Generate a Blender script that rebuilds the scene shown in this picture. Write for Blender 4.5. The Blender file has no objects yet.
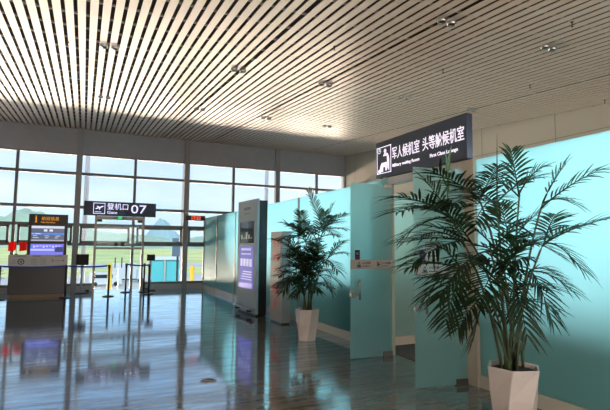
import bpy, bmesh, math, random
from mathutils import Vector, Matrix, Euler

random.seed(7)
S = bpy.context.scene
COL = S.collection
PI = math.pi

# ------------------------------------------------------------------ camera
F_PX, PITCH, YAW, ROLL, EYE = 470.0, 0.0887, 0.4404, 0.0088, 1.6
fw = Vector((math.sin(YAW)*math.cos(PITCH), math.cos(YAW)*math.cos(PITCH), math.sin(PITCH)))
r0 = Vector((math.cos(YAW), -math.sin(YAW), 0)); u0 = r0.cross(fw)
RT = r0*math.cos(ROLL) + u0*math.sin(ROLL)
UP = -r0*math.sin(ROLL) + u0*math.cos(ROLL)
cam_d = bpy.data.cameras.new('camera'); cam = bpy.data.objects.new('camera', cam_d); COL.objects.link(cam)
cam_d.sensor_width = 36; cam_d.lens = F_PX/610*36; cam_d.clip_start = 0.05; cam_d.clip_end = 6000
cam.matrix_world = Matrix(((RT.x, UP.x, -fw.x, 0), (RT.y, UP.y, -fw.y, 0), (RT.z, UP.z, -fw.z, EYE), (0, 0, 0, 1)))
S.camera = cam

# ------------------------------------------------------------------ world, sun, large lights, exposure
S.view_settings.view_transform = 'Standard'; S.view_settings.look = 'None'
S.view_settings.exposure = 0.3; S.view_settings.gamma = 1.0
S.cycles.sample_clamp_indirect = 3.0; S.cycles.max_bounces = 16; S.cycles.transparent_max_bounces = 16
W = bpy.data.worlds.new('sky'); S.world = W; W.use_nodes = True
nt = W.node_tree; nt.nodes.clear()
def N(t, kind, **kw):
    n = t.nodes.new(kind)
    for k, v in kw.items(): setattr(n, k, v)
    return n
tc = N(nt, 'ShaderNodeTexCoord'); mp = N(nt, 'ShaderNodeMapping'); mp.inputs['Scale'].default_value = (1.2, 1.2, 4.5)
nz = N(nt, 'ShaderNodeTexNoise'); nz.inputs['Scale'].default_value = 1.6; nz.inputs['Detail'].default_value = 5; nz.inputs['Roughness'].default_value = .55
rp = N(nt, 'ShaderNodeValToRGB'); rp.color_ramp.elements[0].position = .40; rp.color_ramp.elements[1].position = .66
sp = N(nt, 'ShaderNodeSeparateXYZ'); gr = N(nt, 'ShaderNodeValToRGB')
g = gr.color_ramp; g.elements[0].position = 0.0; g.elements[0].color = (.66, .80, .94, 1); g.elements[1].position = .5; g.elements[1].color = (.28, .50, .86, 1)
e = g.elements.new(.18); e.color = (.46, .66, .95, 1)
mx = N(nt, 'ShaderNodeMix', data_type='RGBA'); mx.inputs[7].default_value = (.83, .88, .96, 1)
bg = N(nt, 'ShaderNodeBackground'); bg.inputs['Strength'].default_value = 1.08; ow = N(nt, 'ShaderNodeOutputWorld')
L = nt.links.new
L(tc.outputs['Generated'], mp.inputs['Vector']); L(mp.outputs[0], nz.inputs['Vector']); L(nz.outputs['Fac'], rp.inputs[0])
L(tc.outputs['Generated'], sp.inputs[0]); L(sp.outputs['Z'], gr.inputs[0])
L(rp.outputs[0], mx.inputs[0]); L(gr.outputs[0], mx.inputs[6]); L(mx.outputs[2], bg.inputs[0]); L(bg.outputs[0], ow.inputs[0])

def light(name, kind, loc, direction, energy, color, **kw):
    d = bpy.data.lights.new(name, kind); d.energy = energy; d.color = color
    for k, v in kw.items(): setattr(d, k, v)
    o = bpy.data.objects.new(name, d); COL.objects.link(o); o.location = loc
    o.rotation_euler = Vector(direction).to_track_quat('-Z', 'Y').to_euler()
    return o
light('sun', 'SUN', (0, -20, 40), (.35, .75, -.75), 2.2, (1, .95, .86), angle=.01)
# added lamp standing in for sunlight off the apron below the terminal, lower than any sight line over the sill
light('apron_bounce_fill', 'AREA', (4, 75, -5.9), (0, -.55, .83), 275000, (1, .75, .56), shape='RECTANGLE', size=90, size_y=14)
# added fill light behind the viewer, where no window is built
light('rear_fill', 'AREA', (2.5, -4.6, 2.6), (0, 1, .75), 580, (1, .85, .73), shape='RECTANGLE', size=12, size_y=2.4)

# added unseen fill lights that brighten the lounge glass from behind
light('lounge_fill_far', 'AREA', (5.9, 10.6, 2.2), (-1, 0, -.06), 520, (1, .97, .96), shape='RECTANGLE', size=7.4, size_y=.4, spread=1.35)
light('lounge_fill_near', 'AREA', (5.9, 1.55, 2.2), (-1, 0, -.06), 350, (1, .97, .96), shape='RECTANGLE', size=4.6, size_y=.4, spread=1.35)

# ------------------------------------------------------------------ materials
def mat(name, color, rough=.5, metal=0, spec=.5, emit=None, estr=1, noise=None, coat=0):
    m = bpy.data.materials.new(name); m.use_nodes = True
    b = m.node_tree.nodes['Principled BSDF']
    b.inputs['Base Color'].default_value = (*color, 1); b.inputs['Roughness'].default_value = rough
    b.inputs['Metallic'].default_value = metal; b.inputs['Specular IOR Level'].default_value = spec
    b.inputs['Coat Weight'].default_value = coat
    if emit: b.inputs['Emission Color'].default_value = (*emit, 1); b.inputs['Emission Strength'].default_value = estr
    if noise:
        t = m.node_tree; sc, amt = noise
        c = N(t, 'ShaderNodeTexCoord'); n = N(t, 'ShaderNodeTexNoise'); n.inputs['Scale'].default_value = sc; n.inputs['Detail'].default_value = 4
        r = N(t, 'ShaderNodeValToRGB')
        r.color_ramp.elements[0].color = (*[x*(1-amt) for x in color], 1); r.color_ramp.elements[1].color = (*[min(1, x*(1+amt)) for x in color], 1)
        r.color_ramp.elements[0].position = .3; r.color_ramp.elements[1].position = .7
        t.links.new(c.outputs['Object'], n.inputs['Vector']); t.links.new(n.outputs['Fac'], r.inputs[0]); t.links.new(r.outputs[0], b.inputs['Base Color'])
    return m

M = {}
def floor_material():
    m = bpy.data.materials.new('polished_stone'); m.use_nodes = True; t = m.node_tree; t.nodes.clear(); k = t.links.new
    c = N(t, 'ShaderNodeTexCoord')
    def streak(sx, sy, det, rough):
        mp = N(t, 'ShaderNodeMapping'); mp.inputs['Scale'].default_value = (sx, sy, 1)
        n = N(t, 'ShaderNodeTexNoise'); n.inputs['Scale'].default_value = 1; n.inputs['Detail'].default_value = det; n.inputs['Roughness'].default_value = rough
        k(c.outputs['Object'], mp.inputs[0]); k(mp.outputs[0], n.inputs['Vector']); return n.outputs['Fac']
    s1 = streak(.8, 14, 7, .62); s2 = streak(1.4, 9, 6, .65)
    r = N(t, 'ShaderNodeValToRGB'); r.color_ramp.elements[0].position = .33; r.color_ramp.elements[1].position = .68
    r.color_ramp.elements[0].color = (.15, .118, .094, 1); r.color_ramp.elements[1].color = (.29, .242, .20, 1)
    br = N(t, 'ShaderNodeTexBrick'); br.offset = .5; br.inputs['Scale'].default_value = 1; br.inputs['Brick Width'].default_value = 1.2; br.inputs['Row Height'].default_value = .6
    br.inputs['Mortar Size'].default_value = .004; br.inputs['Color1'].default_value = (1, 1, 1, 1); br.inputs['Color2'].default_value = (.84, .84, .84, 1); br.inputs['Mortar'].default_value = (.5, .5, .5, 1)
    mu = N(t, 'ShaderNodeMix', data_type='RGBA', blend_type='MULTIPLY'); mu.inputs[0].default_value = 1
    k(s1, r.inputs[0]); k(c.outputs['Object'], br.inputs['Vector']); k(r.outputs[0], mu.inputs[6]); k(br.outputs['Color'], mu.inputs[7])
    df = N(t, 'ShaderNodeBsdfDiffuse'); k(mu.outputs[2], df.inputs[0])
    gl = N(t, 'ShaderNodeBsdfGlossy'); gl.inputs[0].default_value = (.72, .89, 1, 1)  # blue of the reflected sky put into the gloss colour
    rr = N(t, 'ShaderNodeMapRange'); rr.inputs['From Min'].default_value = .3; rr.inputs['From Max'].default_value = .7; rr.inputs['To Min'].default_value = .055; rr.inputs['To Max'].default_value = .12
    k(s2, rr.inputs[0]); k(rr.outputs[0], gl.inputs['Roughness'])
    bp = N(t, 'ShaderNodeBump'); bp.inputs['Strength'].default_value = .010; bp.inputs['Distance'].default_value = .01; k(s2, bp.inputs['Height']); k(bp.outputs[0], gl.inputs['Normal'])
    fr = N(t, 'ShaderNodeFresnel'); fr.inputs['IOR'].default_value = 1.58
    sh = N(t, 'ShaderNodeMapRange'); sh.inputs['From Min'].default_value = .34; sh.inputs['From Max'].default_value = .62; sh.inputs['To Min'].default_value = 2.1; sh.inputs['To Max'].default_value = 1.35
    k(s2, sh.inputs[0])
    mm = N(t, 'ShaderNodeMath', operation='MULTIPLY', use_clamp=True); k(fr.outputs[0], mm.inputs[0]); k(sh.outputs[0], mm.inputs[1])
    mx = N(t, 'ShaderNodeMixShader'); k(mm.outputs[0], mx.inputs[0]); k(df.outputs[0], mx.inputs[1]); k(gl.outputs[0], mx.inputs[2])
    o = N(t, 'ShaderNodeOutputMaterial'); k(mx.outputs[0], o.inputs[0])
    return m
M['floor'] = floor_material()

def clear_glass(name, tint, fres=1.35):
    m = bpy.data.materials.new(name); m.use_nodes = True; t = m.node_tree; t.nodes.clear()
    o = N(t, 'ShaderNodeOutputMaterial'); mx = N(t, 'ShaderNodeMixShader'); tr = N(t, 'ShaderNodeBsdfTransparent'); gl = N(t, 'ShaderNodeBsdfGlossy'); f = N(t, 'ShaderNodeFresnel')
    tr.inputs[0].default_value = (*tint, 1); gl.inputs['Roughness'].default_value = .02; f.inputs['IOR'].default_value = fres
    t.links.new(f.outputs[0], mx.inputs[0]); t.links.new(tr.outputs[0], mx.inputs[1]); t.links.new(gl.outputs[0], mx.inputs[2]); t.links.new(mx.outputs[0], o.inputs[0])
    return m
M['window_glass'] = clear_glass('window_glass', (.93, .97, .98), 1.25)

def frosted(name, trans_col, diff_col, clear=.08, gloss_rough=.12, dshare=.22, ior=1.15):
    m = bpy.data.materials.new(name); m.use_nodes = True; t = m.node_tree; t.nodes.clear()
    o = N(t, 'ShaderNodeOutputMaterial')
    tl = N(t, 'ShaderNodeBsdfTranslucent'); tl.inputs[0].default_value = (*trans_col, 1)
    df = N(t, 'ShaderNodeBsdfDiffuse'); df.inputs[0].default_value = (*diff_col, 1)
    rf = N(t, 'ShaderNodeBsdfRefraction'); rf.inputs['IOR'].default_value = 1.08; rf.inputs['Roughness'].default_value = .45; rf.inputs[0].default_value = (*trans_col, 1)
    gl = N(t, 'ShaderNodeBsdfGlossy'); gl.inputs['Roughness'].default_value = gloss_rough
    fr = N(t, 'ShaderNodeFresnel'); fr.inputs['IOR'].default_value = ior
    m1 = N(t, 'ShaderNodeMixShader'); m1.inputs[0].default_value = dshare
    m2 = N(t, 'ShaderNodeMixShader'); m2.inputs[0].default_value = clear
    m3 = N(t, 'ShaderNodeMixShader')
    k = t.links.new
    k(tl.outputs[0], m1.inputs[1]); k(df.outputs[0], m1.inputs[2]); k(m1.outputs[0], m2.inputs[1]); k(rf.outputs[0], m2.inputs[2])
    dim = N(t, 'ShaderNodeMath', operation='MULTIPLY'); dim.inputs[1].default_value = .2; k(fr.outputs[0], dim.inputs[0]); k(dim.outputs[0], m3.inputs[0]); k(m2.outputs[0], m3.inputs[1]); k(gl.outputs[0], m3.inputs[2]); k(m3.outputs[0], o.inputs[0])
    return m
M['frosted'] = frosted('frosted_teal_glass', (.54, .82, .86), (.20, .46, .49), .02, .3)
M['frosted_door'] = frosted('frosted_door_glass', (.70, .91, .92), (.28, .40, .40), .42, .2, dshare=.14)
M['slat'] = mat('satin_ceiling_slat', (.72, .615, .54), .42, 0, .5)
M['carrier'] = mat('ceiling_carrier', (.34, .34, .33), .5)
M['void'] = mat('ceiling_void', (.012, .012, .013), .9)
M['frame'] = mat('window_frame_grey', (.16, .17, .18), .45)
M['column'] = mat('window_column_grey', (.30, .30, .315), .5)
M['blind'] = mat('grey_blind_fabric', (.37, .38, .43), .8, noise=(3, .05))
M['sillstone'] = mat('sill_panel', (.38, .40, .42), .4)
M['beige'] = mat('beige_wall_panel', (.50, .44, .37), .6)
M['seam'] = mat('panel_seam', (.30, .27, .23), .7)
M['beigepost'] = mat('beige_post', (.50, .44, .36), .45)
M['kerb'] = mat('cream_kerb', (.62, .58, .51), .4)
M['steel'] = mat('brushed_steel', (.45, .45, .44), .35, 1)
M['darksteel'] = mat('dark_floor_spring', (.12, .12, .12), .4, .6)
M['signdark'] = mat('sign_dark_blue_grey', (.026, .045, .085), .5)
M['signedge'] = mat('sign_edge', (.05, .055, .065), .4)
M['lit'] = mat('lit_white_lettering', (.8, .75, .85), .5, emit=(.90, .82, 1.0), estr=.75)
M['litblue'] = mat('lit_lavender_lettering', (.7, .7, .9), .5, emit=(.70, .70, 1.0), estr=.95)
M['black'] = mat('black_plastic', (.012, .012, .014), .4)
M['blackmetal'] = mat('black_powder_coat', (.015, .017, .02), .45)
M['belt'] = mat('blue_belt', (.015, .05, .30), .7)
M['pot'] = mat('white_glazed_pot', (.70, .62, .60), .3, noise=(2.5, .03))
M['soil'] = mat('potting_soil', (.03, .024, .018), .95, noise=(40, .4))
M['cane'] = mat('palm_cane', (.06, .075, .03), .55, noise=(14, .35))
M['stickerband'] = mat('grey_sticker_band', (.46, .43, .42), .55)
M['ink'] = mat('black_ink', (.02, .02, .022), .6)
M['navy'] = mat('navy_sticker', (.015, .025, .12), .5)
M['red'] = mat('red_sticker', (.55, .05, .04), .5)

def leaf_material():
    m = bpy.data.materials.new('palm_leaf'); m.use_nodes = True; t = m.node_tree; b = t.nodes['Principled BSDF']
    b.inputs['Roughness'].default_value = .55; b.inputs['Specular IOR Level'].default_value = .3
    c = N(t, 'ShaderNodeTexCoord'); n = N(t, 'ShaderNodeTexNoise'); n.inputs['Scale'].default_value = 3; n.inputs['Detail'].default_value = 3
    r = N(t, 'ShaderNodeValToRGB'); r.color_ramp.elements[0].position = .35; r.color_ramp.elements[1].position = .7
    r.color_ramp.elements[0].color = (.008, .021, .009, 1); r.color_ramp.elements[1].color = (.020, .044, .017, 1)
    tl = N(t, 'ShaderNodeBsdfTranslucent'); tl.inputs[0].default_value = (.03, .09, .02, 1)
    ms = N(t, 'ShaderNodeMixShader'); ms.inputs[0].default_value = .15
    o = t.nodes['Material Output']
    t.links.new(c.outputs['Object'], n.inputs['Vector']); t.links.new(n.outputs['Fac'], r.inputs[0]); t.links.new(r.outputs[0], b.inputs['Base Color'])
    t.links.new(b.outputs[0], ms.inputs[1]); t.links.new(tl.outputs[0], ms.inputs[2]); t.links.new(ms.outputs[0], o.inputs[0])
    return m
M['leaf'] = leaf_material()
M['newleaf'] = mat('young_palm_leaf', (.06, .13, .03), .4)

# ------------------------------------------------------------------ mesh helpers
class MB:
    def __init__(s): s.bm = bmesh.new()
    def box(s, x0, x1, y0, y1, z0, z1, mi=0, bevel=0):
        vs = [s.bm.verts.new((x, y, z)) for z in (z0, z1) for y in (y0, y1) for x in (x0, x1)]
        fs = [s.bm.faces.new([vs[i] for i in q]) for q in ((0, 2, 3, 1), (4, 5, 7, 6), (0, 1, 5, 4), (2, 6, 7, 3), (0, 4, 6, 2), (1, 3, 7, 5))]
        for f in fs: f.material_index = mi
        if bevel:
            ed = {e for f in fs for e in f.edges}
            bmesh.ops.bevel(s.bm, geom=list(ed), offset=bevel, segments=2, affect='EDGES', profile=.6)
        return s
    def poly(s, pts, mi=0):
        f = s.bm.faces.new([s.bm.verts.new(p) for p in pts]); f.material_index = mi; return s
    def prism(s, pts, axis, a, b, mi=0):
        """outline pts (2D) swept along axis from a to b; axis 'y': pts are (x,z); 'x': (y,z); 'z': (x,y)"""
        def P(u, v, w): return {'y': (u, w, v), 'x': (w, u, v), 'z': (u, v, w)}[axis]
        A = [s.bm.verts.new(P(u, v, a)) for u, v in pts]; B = [s.bm.verts.new(P(u, v, b)) for u, v in pts]
        n = len(pts); fs = [s.bm.faces.new(A), s.bm.faces.new(B[::-1])]
        for i in range(n): fs.append(s.bm.faces.new((A[i], B[i], B[(i+1) % n], A[(i+1) % n])))
        for f in fs: f.material_index = mi
        return s
    def lathe(s, prof, c=(0, 0, 0), n=20, axis='z', mi=0, smooth=True):
        rings = []
        for r, h in prof:
            ring = []
            for i in range(n):
                a = 2*PI*i/n; u, v = r*math.cos(a), r*math.sin(a)
                p = {'z': (u, v, h), 'y': (u, h, v), 'x': (h, u, v)}[axis]
                ring.append(s.bm.verts.new((c[0]+p[0], c[1]+p[1], c[2]+p[2])))
            rings.append(ring)
        for A, B in zip(rings, rings[1:]):
            for i in range(n):
                f = s.bm.faces.new((A[i], A[(i+1) % n], B[(i+1) % n], B[i])); f.smooth = smooth; f.material_index = mi
        for R_ in (rings[0], rings[-1]):
            f = s.bm.faces.new(R_); f.material_index = mi
        return s
    def cyl(s, c, r, h, n=20, axis='z', mi=0): return s.lathe([(r, 0), (r, h)], c, n, axis, mi)
    def tube(s, pts, rad, n=8, mi=0):
        pts = [Vector(p) for p in pts]; rings = []
        rads = rad if isinstance(rad, (list, tuple)) else [rad]*len(pts)
        for i, p in enumerate(pts):
            d = (pts[min(i+1, len(pts)-1)] - pts[max(i-1, 0)]).normalized()
            a = d.orthogonal().normalized() if abs(d.z) > .9 else d.cross(Vector((0, 0, 1))).normalized()
            if abs(d.z) > .9: a = (Vector((1, 0, 0)) - d*d.x).normalized()
            b = d.cross(a)
            rings.append([s.bm.verts.new(p + (a*math.cos(2*PI*k/n) + b*math.sin(2*PI*k/n))*rads[i]) for k in range(n)])
        for A, B in zip(rings, rings[1:]):
            for k in range(n):
                f = s.bm.faces.new((A[k], A[(k+1) % n], B[(k+1) % n], B[k])); f.smooth = True; f.material_index = mi
        for R_ in (rings[0], rings[-1]):
            f = s.bm.faces.new(R_); f.material_index = mi
        return s
    def build(s, name, mats, parent=None, loc=None, rotz=0, normals=True):
        if normals: bmesh.ops.recalc_face_normals(s.bm, faces=s.bm.faces[:])
        me = bpy.data.meshes.new(name); s.bm.to_mesh(me); s.bm.free()
        for m in (mats if isinstance(mats, (list, tuple)) else [mats]): me.materials.append(m)
        o = bpy.data.objects.new(name, me); COL.objects.link(o)
        if parent: o.parent = parent
        if loc: o.location = loc
        if rotz: o.rotation_euler.z = rotz
        return o

def tag(o, label=None, cat=None, group=None, kind=None):
    if label: o['label'] = label
    if cat: o['category'] = cat
    if group: o['group'] = group
    if kind: o['kind'] = kind
    return o
def empty(name, loc=(0, 0, 0), rotz=0):
    o = bpy.data.objects.new(name, None); COL.objects.link(o); o.location = loc; o.rotation_euler.z = rotz; o.empty_display_size = .1; return o
def struct(o): o['kind'] = 'structure'; return o

def text(name, body, size, m, parent, origin, xdir, bold=0, align='LEFT', extrude=.002, width=None):
    """flat lettering; xdir is the reading direction, up is +Z"""
    c = bpy.data.curves.new(name, 'FONT'); c.body = body; c.size = size; c.align_x = align; c.align_y = 'CENTER'; c.offset = bold; c.extrude = extrude; c.resolution_u = 3
    t = bpy.data.objects.new(name, c); COL.objects.link(t)
    bpy.context.view_layer.update()
    dg = bpy.context.evaluated_depsgraph_get()
    me = bpy.data.meshes.new_from_object(t.evaluated_get(dg)); me.name = name
    bpy.data.objects.remove(t); bpy.data.curves.remove(c)
    me.materials.clear(); me.materials.append(m)
    if width:
        xs = [v.co.x for v in me.vertices]; k = width/(max(xs)-min(xs)); off = min(xs)
        for v in me.vertices: v.co.x = (v.co.x-off)*k - (width/2 if align == 'CENTER' else 0)
    x = Vector(xdir).normalized(); y = Vector((0, 0, 1)); z = x.cross(y)
    me.transform(Matrix(((x.x, y.x, z.x, origin[0]), (x.y, y.y, z.y, origin[1]), (x.z, y.z, z.z, origin[2]), (0, 0, 0, 1))))
    o = bpy.data.objects.new(name, me); COL.objects.link(o)
    if parent: o.parent = parent
    return o

def at(px, py, Y, xmax=4.0):
    """a point on the sight line of (px, py) at depth Y, kept clear of the glass partition at X = 4.26"""
    d = fw + RT*(px-305)/F_PX - UP*(py-205)/F_PX
    t = Y/d.y
    if d.x*t > xmax: t = xmax/d.x
    return Vector((0, 0, EYE)) + d*t

# ------------------------------------------------------------------ the hall
YW, XP, XR, XL, YB = 18.3, 4.26, 10.6, -6.0, -5.0
CZ0, CS = 5.7-.071*18.3, .071
def cz(y): return CZ0 + CS*y

struct(MB().box(XL, XR, YB, YW+.25, -.3, 0).build('floor', M['floor']))

struct(MB().box(XP+.08, XR-.01, YB+.01, YW-.2, 0, .006).build('floor_lounge_matte', mat('lounge_matte_layer', (.10, .11, .115), .95, noise=(30, .15))))  # matte layer added so the lounge floor mirrors no light onto the ceiling

# linear slat ceiling, tilted up towards the windows
mb = MB()
segs = [YB, .9, 4.75, 8.63, 12.5, YW]
wide = (2.65, 4.42, 8.5)
x = XL + .03; i = 0
while x + .11 < XR:
    w = .106
    if any(abs(x+w - wx) < .08 for wx in wide): w = .078
    for a, b in zip(segs, segs[1:]):
        ya, yb = a+.003, b-.003; t = .012
        pts = [(x+dx, y, cz(y)+dz) for y in (ya, yb) for dz in (0, t) for dx in (0, w)]
        vs = [mb.bm.verts.new(p) for p in pts]
        for q in ((0, 1, 5, 4), (2, 6, 7, 3), (0, 4, 6, 2), (1, 3, 7, 5), (0, 2, 3, 1), (4, 5, 7, 6)): mb.bm.faces.new([vs[k] for k in q])
    x += .16
y = YB + .25
while y < YW:
    z = cz(y)+.014
    mb.box(XL, XR, y-.008, y+.008, z, z+.03, 1); y += .55
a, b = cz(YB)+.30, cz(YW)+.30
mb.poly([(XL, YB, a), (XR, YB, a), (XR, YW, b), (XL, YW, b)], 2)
struct(mb.build('ceiling', [M['slat'], M['carrier'], M['void']]))
# roof slab over the void
mb = MB(); mb.prism([(YB-.2, cz(YB)+.36), (YW+.5, cz(YW+.5)+.36), (YW+.5, cz(YW)+.7), (YB-.2, cz(YB)+.7)], 'x', XL-.2, XR+.2)
struct(mb.build('roof', M['blind']))

struct(MB().box(XL-.2, XL, YB, YW+.3, -.3, 6.1).build('wall_left', M['beige']))
struct(MB().box(XL, XR, YB-.2, YB, -.3, 4.4).build('wall_back', M['beige']))
mb = MB().box(XR, XR+.2, YB, YW+.3, -.3, 6.1)
for y in [YW-.9-2.4*k for k in range(9)]: mb.box(XR-.003, XR, y-.012, y+.012, 0, 5.9, 1)
for z in (4.35,): mb.box(XR-.003, XR, YB, YW, z-.01, z+.01, 1)
struct(mb.build('wall_right', [M['beige'], M['seam']]))

# window wall: grey blind band on top, columns, mullions, panes
mb = MB().box(XL, XR, YW-.02, YW+.10, 4.8, 6.0)
for k in range(-3, 10):
    xx = -.22 + .62*k*1.0
struct(mb.build('wall_front', M['blind']))
k0 = -3
mains = [-.22+3.755*k for k in range(-1, 3)]
for n, xm in enumerate(mains):
    mb = MB().box(xm-.095, xm+.095, YW-.16, YW+.02, 0, cz(YW)-.01)
    struct(mb.build('trim_%d' % (n+1), M['column']))
bays = [XL] + sorted([-.22+1.8775*k for k in range(-2, 6)]) + [XR]
DX0, DX1 = .36, 2.03   # the gate door's span
wn = 0
for a, b in zip(bays, bays[1:]):
    wn += 1
    r = empty('window_%d' % wn, ((a+b)/2, YW, 0)); struct(r)
    ox = (a+b)/2
    f = MB(); fw_ = .045; y0, y1 = -.06, .06
    f.box(a-ox, a-ox+fw_, y0, y1, 0, 4.8); f.box(b-ox-fw_, b-ox, y0, y1, 0, 4.8)
    for z, h in ((4.1, .05), (2.92, .05)): f.box(a-ox+fw_, b-ox-fw_, y0-.003, y1, z-h, z+h)
    f.box(a-ox+fw_, b-ox-fw_, y0, y1, 4.76, 4.8)
    lo = []                                                       # low rail and sill, open at the gate door
    if b <= DX0 or a >= DX1: lo = [(a, b)]
    else:
        if a < DX0: lo.append((a, DX0))
        if b > DX1: lo.append((DX1, b))
    for u0, u1 in lo: f.box(u0-ox+(fw_ if u0 == a else 0), u1-ox-(fw_ if u1 == b else 0), y0-.02, y1+.02, .18, .26)
    for z in (2.30, 1.62): f.box(a-ox+fw_, b-ox-fw_, y0, y1, z-.05, z+.05)
    # opening light between the two middle rails
    ia, ib = a-ox+.12, b-ox-.12
    if ib-ia > .5:
        f.box(ia, ia+.07, y0-.015, y1, 1.67, 2.25); f.box(ib-.07, ib, y0-.015, y1, 1.67, 2.25)
        f.box(ia, ib, y0-.015, y1, 2.18, 2.25); f.box(ia, ib, y0-.015, y1, 1.67, 1.74)
    f.build('window_frame', M['frame'], r)
    p = MB(); p.box(a-ox+fw_, b-ox-fw_, .0, .012, .26, 4.76); p.build('window_pane', M['window_glass'], r)
    if lo:
        s = MB()
        for u0, u1 in lo: s.box(u0-ox, u1-ox, -.14, .14, 0, .18)
        s.build('window_sill', M['sillstone'], r)

# outside: round white columns, apron, grass, hills
for n, (cx, cy) in enumerate([(.05, 20.2), (3.82, 20.2), (7.55, 20.2), (-3.8, 20.2)]):
    struct(MB().cyl((cx, cy, -6), .09, 13, 20).build('column' if n == 0 else 'column.%03d' % n, M.setdefault('whitecol', mat('white_column_paint', (.78, .80, .82), .5))))
M['apron'] = mat('sunlit_concrete', (.50, .49, .46), .8, noise=(.05, .08))
M['grass'] = mat('airfield_grass', (.58, .60, .24), .9, noise=(.03, .22))
M['hill'] = mat('hazed_wooded_hill', (.34, .46, .34), .95, noise=(.012, .16))  # distance haze put into the pale green
struct(MB().box(-400, 500, YW+1.5, 130, -6.5, -6).build('apron', M['apron']))
struct(MB().box(-900, 1500, 130, 1400, -6.6, -6.1).build('airfield_ground', M['grass']))
struct(MB().box(-700, 900, 170, 215, -6.1, -6.04).build('taxiway', M['apron']))
def ridge(name, D, prof, m, depth=350):
    mb = MB(); xs = []
    rows = 7
    for j in range(rows):
        t = j/(rows-1); row = []
        for i in range(len(prof)*6-5):
            k, fr = divmod(i, 6); k2 = min(k+1, len(prof)-1); fr /= 6
            x = prof[k][0]*(1-fr)+prof[k2][0]*fr; h = prof[k][1]*(1-fr)+prof[k2][1]*fr
            h = h*(math.sin(PI/2*t)**.9) + (random.uniform(-3, 3) if 0 < t else 0)
            row.append(mb.bm.verts.new((x, D+depth*(t-1), -6+h if t > 0 else -8)))
        xs.append(row)
    for A, B in zip(xs, xs[1:]):
        for i in range(len(A)-1): mb.bm.faces.new((A[i], A[i+1], B[i+1], B[i])).smooth = True
    struct(mb.build(name, m))
ridge('hill', 1500, [(-700, 60), (-420, 95), (-300, 112), (-215, 84), (-190, 80), (-150, 105), (-105, 96), (-60, 84), (-25, 62), (30, 50), (90, 42), (140, 40), (180, 34), (260, 26), (420, 44), (600, 60), (900, 40)], M['hill'])
ridge('hill.001', 2100, [(150, 30), (240, 48), (275, 100), (296, 122), (318, 112), (350, 62), (430, 40), (560, 70), (800, 50)], mat('hazed_far_hill', (.30, .45, .48), .95))  # far ridge, its bluish colour holds the haze

# ------------------------------------------------------------------ glass partition of the lounge
TOP = 2.67
def partition(n, y0, y1):
    r = struct(empty('wall_lounge_glass_%d' % n, (XP, (y0+y1)/2, 0))); oy = (y0+y1)/2
    MB().box(.0, .02, y0-oy, y1-oy, .14, TOP).build('glass_panel', M['frosted'], r)
    MB().box(-.03, .05, y0-oy, y1-oy, 0, .14).build('kerb', M['kerb'], r)
    return r
segsP = [(16.30, 18.15), (14.08, 16.24), (9.37, 14.02), (6.02, 9.31), (.6, 4.20)]
for n, (a, b) in enumerate(segsP): partition(n+1, a, b)
for n, yy in enumerate((16.27, 14.05, 9.34)):
    struct(MB().box(XP-.02, XP+.06, yy-.03, yy+.03, 0, TOP).build('post' if n == 0 else 'post.%03d' % n, M['beigepost']))
struct(MB().box(XP-.03, XP+.07, 18.15, YW-.07, 0, TOP).build('trim_11', M['frame']))
# door surround: two posts and the head rail the sign stands on
struct(MB().box(XP-.05, XP+.07, 4.20, 4.40, 0, TOP).build('trim_12', M['beigepost']))
struct(MB().box(XP-.02, XP+.06, 5.94, 6.02, 0, TOP).build('trim_13', mat('pale_door_post', (.40, .46, .40), .4)))
struct(MB().box(XP-.04, XP+.07, 4.40, 5.94, 2.56, TOP).build('trim_14', mat('silver_head_rail', (.50, .50, .49), .35, .4)))

# inside the lounge: a cross partition and a bench wall behind the doorway
r = struct(empty('wall_lounge_inner', (5.9, 6.5, 0)))
MB().box(-1.55, 1.9, 0, .02, .14, 2.5).build('glass_panel', frosted('inner_frosted_glass', (.62, .84, .82), (.55, .72, .70), .2, dshare=.5), r)
MB().box(-1.55, 1.9, -.03, .05, 0, .14).build('kerb', M['kerb'], r)
lb = tag(empty('lounge_cabinet', (5.25, 7.35, 0)), 'low grey-green cabinet blurred behind the inner glass of the lounge doorway', 'cabinet')
MB().box(-.8, .8, -.3, .3, .08, 1.05, bevel=.01).build('body', mat('grey_green_cabinet', (.14, .19, .18), .5), lb)
MB().box(-.75, .75, -.25, .25, 0, .08).build('plinth', M['black'], lb)

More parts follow.
